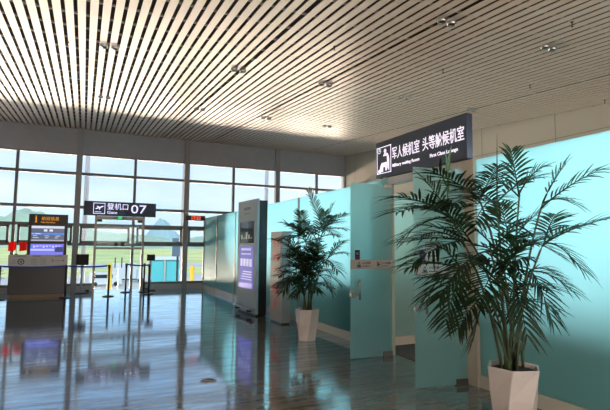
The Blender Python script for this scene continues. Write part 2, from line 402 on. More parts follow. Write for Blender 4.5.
def door_leaf(n, hx, hy, ang, label):
    """frosted leaf hinged at (hx, hy); local -X runs from the hinge to the free edge"""
    r = struct(empty('door_%d' % n, (hx, hy, 0), ang)); w = .70
    MB().box(-w, 0, -.006, .006, .012, 2.55, bevel=.002).build('glass_leaf', M['frosted_door'], r)
    b = MB(); b.box(-w, -.0, -.009, -.0065, 1.285, 1.415); b.box(-w, -.0, .0065, .009, 1.285, 1.415)
    band = b.build('sticker_band', M['stickerband'], r)
    # pictograms and two lines of small lettering on the band
    i = MB()
    tri = [(-.60, 1.31), (-.53, 1.31), (-.565, 1.385)]
    for k in range(3):
        (x0, z0), (x1, z1) = tri[k], tri[(k+1) % 3]
        dx, dz = x1-x0, z1-z0; l = math.hypot(dx, dz); nx, nz = -dz/l*.004, dx/l*.004
        i.poly([(x0-nx, -.0105, z0-nz), (x1-nx, -.0105, z1-nz), (x1+nx, -.0105, z1+nz), (x0+nx, -.0105, z0+nz)])
    i.box(-.580, -.556, -.0115, -.0095, 1.318, 1.345); i.box(-.558, -.545, -.0115, -.0095, 1.318, 1.336)
    for q in ((-.265, -.185, 1.310, 1.314), (-.265, -.185, 1.386, 1.39), (-.265, -.261, 1.31, 1.39), (-.189, -.185, 1.31, 1.39), (-.252, -.232, 1.325, 1.378), (-.232, -.205, 1.342, 1.358)):
        i.box(q[0], q[1], -.0115, -.0095, q[2], q[3])
    i.build('pictogram', M['ink'], r)
    text('lettering', '小心玻璃', .034, M['ink'], r, (-.51, -.010, 1.368), (1, 0, 0), .0006, extrude=.0005)
    text('lettering', '小心碰撞', .034, M['ink'], r, (-.165, -.010, 1.368), (1, 0, 0), .0006, extrude=.0005)
    for x0, x1 in ((-.51, -.38), (-.165, -.06)):
        m_ = MB()
        nx = 6
        for k in range(nx):
            a = x0+(x1-x0)*k/nx; m_.box(a, a+(x1-x0)/nx*.7, -.0115, -.0095, 1.320, 1.332)
        m_.build('small_print', M['ink'], r)
    k = MB(); k.box(-.63, -.55, -.009, -.0065, 1.43, 1.56); st = k.build('notice_sticker', M['navy'], r)
    k = MB(); k.box(-.63, -.55, -.0095, -.0064, 1.415, 1.43); k.box(-.612, -.568, -.0098, -.009, 1.455, 1.462); k.build('sticker_stripe', M['red'], st)
    k = MB()
    for z in (1.515, 1.495): k.box(-.612, -.568, -.0098, -.009, z, z+.009)
    k.build('sticker_print', M['stickerband'], st)
    h = MB()
    for s_ in (-1, 1):
        h.tube([(-w+.125, s_*.058, .845), (-w+.125, s_*.058, 1.135)], .013, 12)
        for z in (.90, 1.09): h.tube([(-w+.125, s_*.005, z), (-w+.125, s_*.058, z)], .008, 10)
    h.build('pull_handle', M['steel'], r)
    l = MB()
    l.box(-w-.004, -w+.085, -.022, .022, .875, .955, bevel=.012)
    l.cyl((-w+.045, -.045, .915), .03, .09, 18, 'y')
    l.build('lock', M['steel'], r)
    c = MB(); c.box(-.16, 0, -.02, .02, .0, .075, bevel=.004); c.build('floor_pivot', M['darksteel'], r)
    c = MB(); c.box(-.14, 0, -.02, .02, 2.50, 2.56, bevel=.004); c.build('top_pivot', M['steel'], r)
    if n == 2:
        sh_ = MB().box(-.56, -.36, -.009, -.0065, 1.45, 1.66).build('notice_sheet', M['stickerband'], r)
        pz = MB()
        for q in range(4): pz.box(-.53, -.40-.03*(q % 2), -.0098, -.009, 1.50+.036*q, 1.512+.036*q)
        pz.build('sheet_print', M['ink'], sh_)
    r['label'] = label; return r
door_leaf(1, 4.235, 5.90, math.radians(6)*0+math.radians(-3), 'frosted glass lounge door leaf standing open beside the far palm')
door_leaf(2, 4.18, 4.33, math.radians(-7), 'frosted glass lounge door leaf standing open behind the near palm')

# ------------------------------------------------------------------ lounge sign on the head rail (reads from far to near)
sg = tag(empty('lounge_sign', (XP, 5.31, TOP)), 'long dark sign with white lettering standing over the lounge doorway', 'sign')
MB().box(-.10, .0, -1.067, .885, .015, .58, bevel=.006).build('sign_box', M['signdark'], sg)
for yy in (-.7, .7): MB().box(-.07, -.03, yy-.04, yy+.04, -.0, .02).build('bracket', M['steel'], sg)
# picture of a seated person in a white outline, at the far end
b = MB(); X0 = -.104
def sq(y0, y1, z0, z1): b.box(X0, X0+.006, min(y0, y1), max(y0, y1), z0, z1)
A, B, z0, z1 = .855, .48, .07, .49
sq(A, B, z0, z0+.012); sq(A, B, z1-.012, z1); sq(A, A-.012, z0, z1); sq(B+.012, B, z0, z1)
def shape(pts): b.prism(pts, 'x', X0, X0+.006)
shape([(0.688, 0.338), (0.588, 0.338), (0.568, 0.138), (0.528, 0.098), (0.528, 0.278), (0.548, 0.338), (0.578, 0.378), (0.658, 0.378)])
shape([(0.728, 0.238), (0.588, 0.238), (0.588, 0.108), (0.628, 0.108), (0.628, 0.168), (0.728, 0.168)])
shape([(0.788, 0.098), (0.688, 0.098), (0.688, 0.198), (0.748, 0.218)])
shape([(0.818, 0.088), (0.748, 0.088), (0.758, 0.138), (0.818, 0.138)])
b.lathe([(.032, X0), (.032, X0+.006)], (0, .633, .415), 18, 'x')
ring = []
for k in range(20):
    a = 2*PI*k/20; a2 = 2*PI*(k+1)/20
    b.poly([(X0, .783+.042*math.cos(a), .433+.042*math.sin(a)), (X0, .783+.042*math.cos(a2), .433+.042*math.sin(a2)), (X0, .783+.032*math.cos(a2), .433+.032*math.sin(a2)), (X0, .783+.032*math.cos(a), .433+.032*math.sin(a))])
sq(.786, .780, .431, .461); sq(.783, .761, .428, .434)
b.build('seated_person_symbol', M['lit'], sg)
text('lettering', '军人候机室', .20, M['lit'], sg, (-.102, .45, .325), (0, -1, 0), .0005, width=.635)
text('lettering', '头等舱候机室', .20, M['lit'], sg, (-.102, -.25, .325), (0, -1, 0), .0005, width=.78)
text('lettering', 'Military waiting Room', .066, M['lit'], sg, (-.102, .44, .155), (0, -1, 0), .0008, width=.62)
text('lettering', 'First Class Lounge', .066, M['lit'], sg, (-.102, -.40, .155), (0, -1, 0), .0008, width=.52)

# ------------------------------------------------------------------ gate: glass door, sign, exit light, clock
gd = struct(empty('door_3', ((DX0+DX1)/2, YW-.20, 0)))
w = (DX1-DX0)/2
b = MB(); b.box(-w, -w+.08, -.06, .06, 0, 2.62); b.box(w-.08, w, -.06, .06, 0, 2.62); b.box(-w+.08, w-.08, -.06, .06, 2.50, 2.62); b.box(-w+.08, w-.08, -.05, .05, 1.45, 1.53)
b.build('door_frame', mat('champagne_frame', (.34, .32, .29), .4, .3), gd)
for s_ in (-1, 1):
    x0, x1 = (-w+.085, -.006) if s_ < 0 else (.006, w-.085)
    lf = MB().box(x0, x1, -.006, .006, .02, 1.44).box(x0, x1, -.006, .006, 1.54, 2.49).build('glass_leaf', M['window_glass'], gd)
    h = MB(); xx = s_*.11; h.box(xx-.055, xx+.055, -.05, .05, 1.56, 1.70); h.build('lock_box', M['black'], gd)
    h = MB(); h.tube([(xx, -.05, .80), (xx, -.05, 1.16)], .018, 10)
    for z in (.86, 1.10): h.tube([(xx, -.05, z), (xx, -.006, z)], .01, 8)
    h.build('pull_handle', M['black'], gd)
    h = MB(); h.box(s_*(w-.14)-.1, s_*(w-.14)+.1, -.03, .03, 2.42, 2.50); h.build('door_closer', M['blackmetal'], gd)
    d = MB().box(-.06, .06, -.05, .05, 0, .07, bevel=.01).build('door_stop', M['blackmetal'], None, (gd.location.x+s_*(w+.14), YW-.36, 0))
    tag(d, 'small black door stop on the floor at the %s post of the gate door' % ('counter-side' if s_ < 0 else 'clock-side'), 'door stop', 'door stops at the gate')
ex = tag(empty('exit_light', (1.18, YW-.265, 2.50)), 'small exit light with a green square above the gate door', 'exit light')
MB().box(-.22, .22, -.02, .0, .02, .12).build('housing', mat('exit_housing', (.22, .24, .22), .5), ex)
MB().box(-.06, .06, -.026, -.02, .025, .115).build('green_panel', mat('green_lit_panel', (.02, .3, .06), .5, emit=(.03, .75, .15), estr=.9), ex)

gs = tag(empty('gate_sign', (1.19, YW-.30, 2.63)), 'dark gate sign reading 07 with a plane symbol over the gate door', 'sign')
GW = 1.20
MB().box(-GW, GW, -.08, .08, .0, .50, bevel=.008).build('sign_box', M['signdark'], gs)
b = MB(); Y0 = -.086
def sqg(x0, x1, z0, z1): b.box(x0, x1, Y0, Y0+.006, z0, z1)
x0, x1, z0, z1 = -.90, -.52, .06, .44
for q in ((x0, x1, z0, z0+.018), (x0, x1, z1-.018, z1), (x0, x0+.018, z0, z1), (x1-.018, x1, z0, z1), (-.84, -.64, .115, .135)): sqg(*q)
b.prism([(-.84, .245), (-.81, .22), (-.60, .300), (-.565, .335), (-.61, .340), (-.79, .262)], 'y', Y0, Y0+.006)
b.prism([(-.735, .268), (-.685, .290), (-.775, .335), (-.80, .325)], 'y', Y0, Y0+.006)
b.prism([(-.715, .262), (-.665, .280), (-.690, .205), (-.715, .197)], 'y', Y0, Y0+.006)
b.build('plane_symbol', M['litblue'], gs)
text('lettering', '登机口', .25, M['litblue'], gs, (-.46, -.082, .315), (1, 0, 0), .001, width=.70)
text('lettering', 'Gate', .14, M['litblue'], gs, (-.45, -.082, .115), (1, 0, 0), .001, width=.33)
text('lettering', '07', .43, M['litblue'], gs, (.34, -.082, .25), (1, 0, 0), .001, width=.53)
for xx in (-.8, .8): MB().box(xx-.03, xx+.03, .0, .06, -.02, .0).build('bracket', M['blackmetal'], gs)
for xx in (-.85, .85): MB().box(xx-.02, xx+.02, .08, .25, .22, .28).build('wall_arm', M['blackmetal'], gs)

ck = tag(empty('digital_clock', (3.88, YW-.24, 2.56)), 'black digital clock with red numerals beside the window column', 'clock')
MB().box(-.36, .36, -.05, .05, 0, .19, bevel=.006).build('case', M['black'], ck)
text('numerals', '17:22', .17, mat('red_led', (.4, .02, .01), .5, emit=(1, .09, .03), estr=1.3), ck, (0, -.052, .093), (1, 0, 0), .004, 'CENTER')
MB().box(-.33, -.25, .05, .10, .05, .13).build('bracket', M['blackmetal'], ck)
cm = tag(empty('security_camera', (3.535, YW-.16, 2.82)), 'small round security camera on the window column above the clock', 'camera')
MB().box(-.04, .04, -.06, 0, .08, .16).build('mount', M['column'], cm)
MB().lathe([(.02, -.01), (.055, .02), (.065, .06), (.06, .10)], (0, -.075, 0), 16).build('dome', mat('camera_shell', (.45, .46, .47), .3), cm)

# ------------------------------------------------------------------ check-in counter, flight display, flags, counter plant
cx, cy, ca = -1.17, 16.75, math.radians(-2)
ct = tag(empty('gate_counter', (cx, cy, 0), ca), 'dark gate counter with a white printed front panel under the flight display', 'counter')
MB().box(-.77, .77, -.28, .35, .10, .93, bevel=.008).build('body', mat('counter_dark_laminate', (.030, .028, .031), .35), ct)
MB().box(-.72, .72, -.24, .32, 0, .10).build('plinth', mat('wood_plinth', (.24, .15, .10), .45), ct)
MB().box(-.79, .79, -.31, -.22, .93, 1.29, bevel=.006).build('front_panel', mat('white_laminate', (.55, .54, .55), .4), ct)
MB().box(-.77, .77, -.22, .37, .93, .97).build('worktop', mat('counter_top', (.20, .19, .19), .35), ct)
b = MB()
for k in range(10):
    a = 2*PI*k/10; b.lathe([(.023, -.3165), (.023, -.3095)], (-.46+.075*math.cos(a), 0, 1.08+.075*math.sin(a)), 8, 'y')
b.lathe([(.03, -.3165), (.03, -.3095)], (-.46, 0, 1.08), 10, 'y')
for x0, z, wd in ((-.68, 1.24, .34), (-.16, 1.24, .22), (.42, 1.24, .22)): b.box(x0, x0+wd, -.3165, -.3095, z, z+.018)
for x0 in (-.70,):
    for k in range(3): b.box(x0, x0+.12, -.3165, -.3095, 1.03+.05*k, 1.038+.05*k)
b.build('panel_lettering', mat('grey_blue_print', (.10, .12, .17), .6), ct)
b = MB()
for x0 in (-.20, .05):
    for k in range(4): b.box(x0, x0+.17-.02*(k % 2), -.3165, -.3095, 1.0+.05*k, 1.014+.05*k)
b.box(.36, .70, -.3165, -.3095, 1.10, 1.115); b.box(.36, .39, -.3165, -.3095, 1.06, 1.16); b.box(.66, .70, -.3165, -.3095, 1.08, 1.14)
b.build('panel_lettering', mat('faded_print', (.30, .26, .27), .6), ct)

td = tag(empty('flight_display', (-1.02, 17.42, 0), ca), 'tall black display stand with orange heading and blue screens behind the counter', 'display')
MB().box(-.56, .56, -.07, .07, .04, 2.58, bevel=.01).build('cabinet', mat('display_black', (.022, .02, .022), .4), td)
MB().box(-.60, .60, -.22, .22, 0, .04).build('base', M['blackmetal'], td)
org = mat('lit_orange_lettering', (.5, .22, .02), .5, emit=(.85, .36, .03), estr=.7)
b = MB(); b.box(-.37, -.34, -.078, -.07, 2.33, 2.47); b.box(-.385, -.325, -.078, -.07, 2.31, 2.335); b.box(-.385, -.34, -.078, -.07, 2.43, 2.455); b.box(-.372, -.338, -.078, -.07, 2.49, 2.525)
b.build('information_symbol', org, td)
text('lettering', '航班信息', .13, org, td, (-.20, -.072, 2.43), (1, 0, 0), 0, width=.50)
text('lettering', 'Flight information', .058, org, td, (-.22, -.072, 2.315), (1, 0, 0), .001)
MB().box(-.47, .47, -.076, -.068, 1.71, 2.20).build('screen', mat('screen_dark_blue', (.03, .04, .07), .25, emit=(.075, .09, .155), estr=1), td)
sc1 = td.children[-1] if td.children else td
rows = [('screen_header', -.47, .47, 2.12, 2.20, (.62, .66, .78)), ('screen_row', -.47, .47, 1.915, 1.975, (.05, .22, .72)), ('screen_footer', -.47, .47, 1.71, 1.755, (.36, .38, .46))]
for nme, x0, x1, z0, z1, c in rows:
    MB().box(x0, x1, -.0785, -.076, z0, z1).build(nme, mat(nme+'_light', (.1, .1, .1), .4, emit=c, estr=.85), td)
b = MB()
for x0, x1, z0, z1 in ((-.12, -.02, 2.02, 2.09), (.04, .14, 2.02, 2.09), (-.44, -.40, 1.935, 1.955), (-.36, -.20, 1.935, 1.957), (-.42, -.30, 1.87, 1.885), (-.10, .04, 1.87, 1.885), (.22, .36, 1.87, 1.885), (-.42, -.26, 1.81, 1.825), (-.08, .02, 1.81, 1.825), (.2, .3, 1.81, 1.825), (-.40, -.36, 2.15, 2.17), (-.30, .1, 2.15, 2.165)):
    b.box(x0, x1, -.0805, -.0786, z0, z1)
b.build('screen_lettering', mat('screen_text_light', (.3, .3, .3), .4, emit=(.62, .66, .75), estr=.9), td)
MB().box(-.47, .47, -.076, -.068, 1.16, 1.62).build('screen', mat('screen_violet', (.05, .05, .2), .25, emit=(.16, .17, .78), estr=.9), td)
b = MB()
for k in range(9): b.box(-.40+.09*k, -.34+.09*k, -.0785, -.0762, 1.50+.02*(k % 3), 1.57)
b.box(-.47, .20, -.0785, -.0762, 1.40, 1.46)
b.build('screen_picture', mat('screen_pale_light', (.2, .2, .4), .4, emit=(.45, .48, .95), estr=.9), td)
MB().box(.23, .46, -.0785, -.0762, 1.36, 1.52).build('screen_inset', mat('screen_inset_dark', (.02, .03, .08), .4, emit=(.03, .04, .12), estr=1), td)

fb = tag(empty('desk_flag', (0, 0, 0)), 'small red flag standing on the ledge of the counter at its outer end', 'flag', 'red desk flags on the counter')
fred = mat('red_flag_cloth', (.70, .03, .02), .7)
_t = fred.node_tree; _m = N(_t, 'ShaderNodeMixShader'); _m.inputs[0].default_value = .6; _l = N(_t, 'ShaderNodeBsdfTranslucent'); _l.inputs[0].default_value = (.95, .06, .04, 1)
_t.links.new(_t.nodes['Principled BSDF'].outputs[0], _m.inputs[1]); _t.links.new(_l.outputs[0], _m.inputs[2]); _t.links.new(_m.outputs[0], _t.nodes['Material Output'].inputs[0])
def flag(root):
    MB().lathe([(.045, 0), (.045, .015), (.012, .03)], (0, 0, 0), 14).build('base', M['blackmetal'], root)
    MB().tube([(0, 0, .02), (.015, 0, .41)], .006, 8).build('pole', M['steel'], root)
    m = MB(); g_ = [[m.bm.verts.new((.015-.018*(j/5)*0+.20*i/6, .02*math.sin(i*1.1), .40-.27*j/5-.03*(i/6))) for i in range(7)] for j in range(6)]
    for j in range(5):
        for i in range(6): m.bm.faces.new((g_[j][i], g_[j][i+1], g_[j+1][i+1], g_[j+1][i])).smooth = True
    c = m.build('cloth', fred, root, normals=False)
    md = c.modifiers.new('thickness', 'SOLIDIFY'); md.thickness = .004
flag(fb); fb.location = (-1.78, 16.52, 1.291); fb.rotation_euler.z = PI+.1
f2 = fb.copy(); COL.objects.link(f2); f2.location = (-1.50, 16.51, 1.291); f2.rotation_euler = (0, 0, PI-.25)
f2['label'] = 'small red flag standing on the counter ledge next to the display stand'
for c in list(fb.children):
    d = c.copy(); COL.objects.link(d); d.parent = f2

def strip(mb, pts, widths, normal, fold=.25):
    """a folded lance-shaped leaf along pts"""
    prev = None
    for i, p in enumerate(pts):
        d = (pts[min(i+1, len(pts)-1)]-pts[max(i-1, 0)]).normalized()
        s_ = d.cross(normal)
        if s_.length < 1e-4: s_ = d.orthogonal()
        s_.normalize(); up = s_.cross(d)
        w_ = widths[i]
        cur = (mb.bm.verts.new(p - s_*w_ + up*w_*fold), mb.bm.verts.new(p), mb.bm.verts.new(p + s_*w_ + up*w_*fold))
        if prev:
            for k in (0, 1): mb.bm.faces.new((prev[k], prev[k+1], cur[k+1], cur[k])).smooth = True
        prev = cur

dp = tag(empty('desk_plant', (-2.28, 16.95, 0)), 'dark bushy plant in a pot against the outer end of the counter', 'plant')
MB().lathe([(.13, 0), (.17, .5), (.175, .52), (.15, .52)], (-.16, 0, 0), 18).build('pot', M['black'], dp)
b = MB()
for k in range(70):
    a = random.uniform(0, 2*PI); el = random.uniform(.15, 1.4); ln = random.uniform(.35, .75)
    d = Vector((math.cos(a)*math.cos(el), math.sin(a)*math.cos(el), math.sin(el)))
    p0 = Vector((-.16, 0, .5)); pts = [p0 + d*ln*t*.8 + Vector((0, 0, .12*t - .18*t*t)) for t in (0, .35, .7, 1)]
    strip(b, pts, [.008, .035, .03, .002], Vector((0, 0, 1)) if abs(d.z) < .95 else Vector((1, 0, 0)))
b.build('leaves', M['leaf'], dp, normals=False)

# ------------------------------------------------------------------ belt stanchions
posts = [(-2.12, 16.15), (-.40, 16.10), (.80, 16.05), (1.40, 17.25), (2.04, 16.35), (1.98, 17.15)]
labels = ['black belt stanchion at the outer end of the gate counter', 'black belt stanchion at the corner of the counter below the display stand', 'black belt stanchion alone on the floor before the gate door',
          'black belt stanchion behind the lone one, close to the gate door glass', 'black belt stanchion in front of the gate door post nearer the clock', 'black belt stanchion close behind another by the door post near the clock']
def stanchion(root):
    MB().lathe([(.17, 0), (.17, .012), (.15, .025), (.03, .035)], (0, 0, 0), 24).build('base', M['blackmetal'], root)
    MB().cyl((0, 0, .03), .032, .87, 16).build('pole', M['blackmetal'], root)
    MB().lathe([(.036, .87), (.04, .88), (.04, .97), (.03, .985)], (0, 0, 0), 16).build('belt_head', M['black'], root)
proto = None
for (x, y), lb_ in zip(posts, labels):
    if proto is None:
        r = empty('belt_stanchion', (x, y, 0)); stanchion(r); proto = r
    else:
        r = proto.copy(); COL.objects.link(r); r.location = (x, y, 0)
        for c in list(proto.children):
            d = c.copy(); COL.objects.link(d); d.parent = r
    tag(r, lb_, 'stanchion', 'belt stanchions round the gate')
def belt(a, b_, label, z0=.955, z1=.955):
    (xa, ya), (xb, yb) = posts[a], posts[b_]; d = Vector((xb-xa, yb-ya, 0)); l = d.length; d.normalize()
    m = MB(); n_ = Vector((-d.y, d.x, 0))*.003; k = 14; rows = []
    for i in range(k+1):
        t = i/k; p = Vector((xa, ya, z0-.03*4*t*(1-t))) + d*(.045+(l-.09)*t)
        rows.append([m.bm.verts.new(p+o+Vector((0, 0, dz))) for o in (-n_, n_) for dz in (-.025, .025)])
    for A_, B_ in zip(rows, rows[1:]):
        for q in ((0, 1), (1, 3), (3, 2), (2, 0)): m.bm.faces.new((A_[q[0]], A_[q[1]], B_[q[1]], B_[q[0]]))
    m.bm.faces.new([rows[0][k_] for k_ in (0, 1, 3, 2)]); m.bm.faces.new([rows[-1][k_] for k_ in (0, 1, 3, 2)])
    tag(m.build('barrier_belt', M['belt']), label, 'belt', 'blue barrier belts')
belt(0, 1, 'blue barrier belt stretched across the face of the gate counter')
belt(1, 2, 'blue barrier belt from the counter corner to the lone stanchion')
belt(3, 4, 'blue barrier belt from the stanchion at the gate glass to the door post one')

# small monitors on stands beside the gate door
def monitor(root, sw, z0, z1):
    MB().box(-sw, sw, -.03, .03, z0, z1, bevel=.006).build('screen', mat('monitor_black_glass', (.02, .018, .02), .5, 0, .2), root)
    MB().tube([(0, .05, .02), (0, .05, z0+.1)], .035, 12).build('pole', mat('stand_blue_grey', (.45, .58, .68), .4), root)
    MB().box(-.18, .18, -.10, .20, 0, .03, bevel=.005).build('base', M['blackmetal'], root)
m1 = tag(empty('gate_monitor', (.03, 17.40, 0)), 'small black monitor on a pale pole between the counter and the gate door', 'monitor'); monitor(m1, .19, .93, 1.29)
m2 = tag(empty('gate_monitor', (2.24, 17.62, 0)), 'small monitor on a pole behind the stanchions at the clock side of the gate door', 'monitor'); monitor(m2, .14, 1.06, 1.28)

# ------------------------------------------------------------------ kiosk and red-lettered light box along the glass wall
ka = math.radians(4)
k1 = tag(empty('charging_kiosk', (3.74, 10.98, 0), ka), 'tall silver kiosk with a violet screen and black sides against the glass wall', 'kiosk')
silver = mat('pale_silver_panel', (.33, .44, .52), .65, .0, .25)
MB().box(-.06, .14, -.60, .60, .02, 2.68, bevel=.006).build('cabinet', mat('matt_black_metal', (.010, .010, .012), .7, 0, .2), k1)
MB().box(-.13, -.06, -.60, .60, .04, 2.72, bevel=.012).build('front_panel', silver, k1)
MB().box(-.10, .14, -.55, .55, 0, .03).build('base', M['blackmetal'], k1)
MB().box(-.138, -.128, -.44, .44, 1.68, 2.20).build('upper_window', mat('dark_display_glass', (.03, .06, .08), .08), k1)
u = MB()
for k in range(5): u.box(-.142, -.137, -.36+.15*k, -.27+.15*k, 1.78, 1.82+.06*(k % 3))
u.build('display_goods', mat('pale_goods', (.25, .33, .36), .5), k1)
MB().box(-.138, -.128, -.44, .44, .60, 1.60).build('violet_screen', mat('violet_screen', (.06, .06, .2), .6, emit=(.20, .20, .66), estr=.5, spec=.1), k1)
u = MB()
for z, h in ((1.50, .05), (1.40, .03)): u.box(-.142, -.137, -.30, .30, z, z+h)
for k in range(4): u.box(-.142, -.137, -.36+.19*k, -.22+.19*k, 1.12, 1.30)
for j in range(4): u.box(-.142, -.137, -.36, .30-.04*j, 0.80+.06*j, .825+.06*j)
u.build('screen_layout', mat('screen_white_light', (.3, .3, .5), .4, emit=(.40, .43, .80), estr=.5, spec=.1), k1)
MB().box(-.142, -.1365, -.44, .44, .60, .72).build('screen_footer', mat('screen_indigo', (.05, .05, .2), .4, emit=(.12, .10, .45), estr=.9), k1)
u = MB()
for k in range(4): u.box(-.136, -.128, -.20+.105*k, -.12+.105*k, 2.48, 2.55)
for k in range(6): u.box(-.136, -.128, -.20+.07*k, -.15+.07*k, 2.385, 2.40)
u.build('heading_print', mat('slate_print', (.12, .15, .19), .5), k1)
MB().box(-.26, -.13, -.56, .56, .14, .17, bevel=.006).build('shelf', M['steel'], k1)
for yy in (-.35, .35): MB().box(-.24, -.13, yy-.02, yy+.02, .08, .14).build('shelf_bracket', M['blackmetal'], k1)

k2 = tag(empty('light_box', (3.86, 9.40, 0), math.radians(1)), 'waist-wide grey light box with red marks beside the far palm', 'light box')
k2['label'] = 'shoulder-high grey display box with red marks between kiosk and far palm'
grey = mat('silver_grey_box', (.30, .31, .32), .55, .1)
MB().box(-.10, .10, -.32, .32, .03, 1.92, bevel=.01).build('cabinet', grey, k2)
MB().box(-.09, .09, -.30, .30, 0, .03).build('base', M['blackmetal'], k2)
MB().box(-.108, -.098, -.25, .25, .96, 1.84).build('poster', mat('pale_poster', (.34, .33, .33), .6), k2)
MB().box(-.108, -.098, -.25, .25, .20, .88).build('poster', mat('pale_lower_poster', (.30, .29, .28), .6), k2)
redi = mat('red_print', (.80, .035, .03), .5)
u = MB()
def mark(y0, y1, z0, z1): u.box(-.1115, -.1075, y0-.006, y1+.006, z0-.004, z1+.006)
for z in (1.60, 1.655, 1.71): mark(-.14, .14, z, z+.022)
for yy in (-.12, -.01, .10): mark(yy, yy+.022, 1.60, 1.73)
for z in (1.28, 1.335, 1.39, 1.45): mark(-.06, .08, z, z+.03)
for yy in (-.06, .0, .06): mark(yy, yy+.025, 1.28, 1.50)
mark(-.2, .2, 1.13, 1.145); mark(-.2, .15, 1.06, 1.072)
for z in (.66, .71, .76): mark(-.15, .15, z, z+.022)
for yy in (-.15, -.04, .06, .13): mark(yy, yy+.02, .66, .79)
mark(-.18, .18, .60, .615)
u.prism([(-.03, .28), (.06, .30), (.08, .40), (.02, .47), (.05, .54), (-.02, .50), (-.04, .42), (.01, .37)], 'x', -.1115, -.1075)
u.build('red_marks', redi, k2)

# ------------------------------------------------------------------ palms
def hexpot(root, h, r0_, r1_, rot):
    m = MB(); n = 6; rings = []
    for z, r_, tw in ((0, r0_, 0), (h*.5, (r0_+r1_)/2*1.01, .18), (h, r1_, 0.36), (h, r1_*.90, .36), (h-.045, r1_*.88, .36)):
        rings.append([m.bm.verts.new((r_*math.cos(rot+tw+2*PI*k/n), r_*math.sin(rot+tw+2*PI*k/n), z)) for k in range(n)])
    for A_, B_ in zip(rings, rings[1:]):
        for k in range(n): m.bm.faces.new((A_[k], A_[(k+1) % n], B_[(k+1) % n], B_[k]))
    m.bm.faces.new(rings[0])
    o = m.build('pot', M['pot'], root)
    md = o.modifiers.new('edge', 'BEVEL'); md.width = .006; md.segments = 2
    s_ = MB(); s_.lathe([(.01, h-.035), (r1_*.5, h-.03), (r1_*.86, h-.042)], (0, 0, 0), 12); s_.build('soil', M['soil'], root)

def bez(a, c, b_, t): return a*(1-t)**2 + c*2*t*(1-t) + b_*t*t

def frond(root, a, b_, arch, rnd, leaflen=.30, leafw=.013, dens=1.0, m=None, start=.16, vee=.25):
    ctrl = (a+b_)/2 + Vector((0, 0, arch)); ln = (b_-a).length
    mb = MB(); n = 12
    pts = [bez(a, ctrl, b_, i/n) for i in range(n+1)]
    mb.tube(pts, [.0075*(1-i/n)+.002 for i in range(n+1)], 5)
    cnt = max(8, int(ln*23*dens))
    for i in range(cnt):
        t = start + (1-start)*(i+.5)/cnt
        p = bez(a, ctrl, b_, t); tan = (bez(a, ctrl, b_, min(1, t+.02))-bez(a, ctrl, b_, t-.02)).normalized()
        sd = tan.cross(Vector((0, 0, 1)))
        if sd.length < .15: sd = tan.cross(Vector((0, 1, 0)))
        sd.normalize(); nm = sd.cross(tan)
        L_ = leaflen*min(1, .45+1.6*t*(1.15-t)*1.3)*(1 if t < .85 else 1-.45*(t-.85)/.15)*min(1.15, .55+ln*.7)
        for s_ in (-1, 1):
            fwd = .55+.55*t + rnd.uniform(-.1, .1)
            d = (tan*fwd + sd*s_*(1.0-.35*t) + nm*(vee+rnd.uniform(-.14, .14))).normalized()
            l = L_*rnd.uniform(.82, 1.1); droop = rnd.uniform(.14, .38)*l
            q = [p + d*l*u_ + Vector((0, 0, -droop*u_*u_)) for u_ in (0, .22, .5, .78, 1)]
            for v in q:
                if v.x > 4.20: v.x = 4.20 - (v.x-4.20)*.3
            strip(mb, q, [leafw*.35, leafw*.95, leafw, leafw*.62, .0008], nm)
    return mb.build('frond', m or M['leaf'], root, normals=False)

def palm(name, label, base, pot_args, stems, fronds, seed, extra, leaflen, leafw):
    root = tag(empty(name, base), label, 'plant'); rnd = random.Random(seed)
    hexpot(root, *pot_args)
    o = Vector(base); soil = pot_args[0]-.05
    tops = []
    for (px, py, Y) in stems:
        tp = at(px, py, Y, 3.95) - o; ang = rnd.uniform(0, 2*PI); rr = rnd.uniform(.03, pot_args[2]*.66)
        st = Vector((rr*math.cos(ang)*.6 + tp.x*.10, rr*math.sin(ang)*.6, soil))
        ctrl = Vector((st.x+.25*(tp.x-st.x), st.y+.25*(tp.y-st.y), st.z+.6*(tp.z-st.z)))
        ctrl2 = ctrl
        pts = [bez(st, ctrl2, tp, i/10) for i in range(11)]
        rads = []
        for i in range(11): rads.append((.0125*(1-.45*i/10))*(1.18 if i % 2 else 1.0))
        MB().tube(pts, rads, 8).build('cane', M['cane'], root)
        tops.append((st, ctrl2, tp))
    for fr in fronds:
        si, px, py, Y, arch = fr[:5]
        st, c, tp = tops[si]; a = bez(st, c, tp, rnd.uniform(.93, 1.0)); b_ = at(px, py, Y, 4.02) - o
        frond(root, a, b_, arch, rnd, leaflen, leafw)
    for k in range(extra):
        st, c, tp = tops[rnd.randrange(len(tops))]; t = rnd.uniform(.42, .95); a = bez(st, c, tp, t)
        ang = rnd.uniform(0, 2*PI); ln = rnd.uniform(.38, .62)
        el = rnd.uniform(-.30, .75)
        b_ = a + Vector((math.cos(ang)*math.cos(el), math.sin(ang)*math.cos(el), math.sin(el)))*ln
        if b_.x + o.x > 4.0: b_.x = a.x - (b_.x-a.x)
        frond(root, a, b_, rnd.uniform(.08, .20), rnd, leaflen*.85, leafw)
    return root, tops

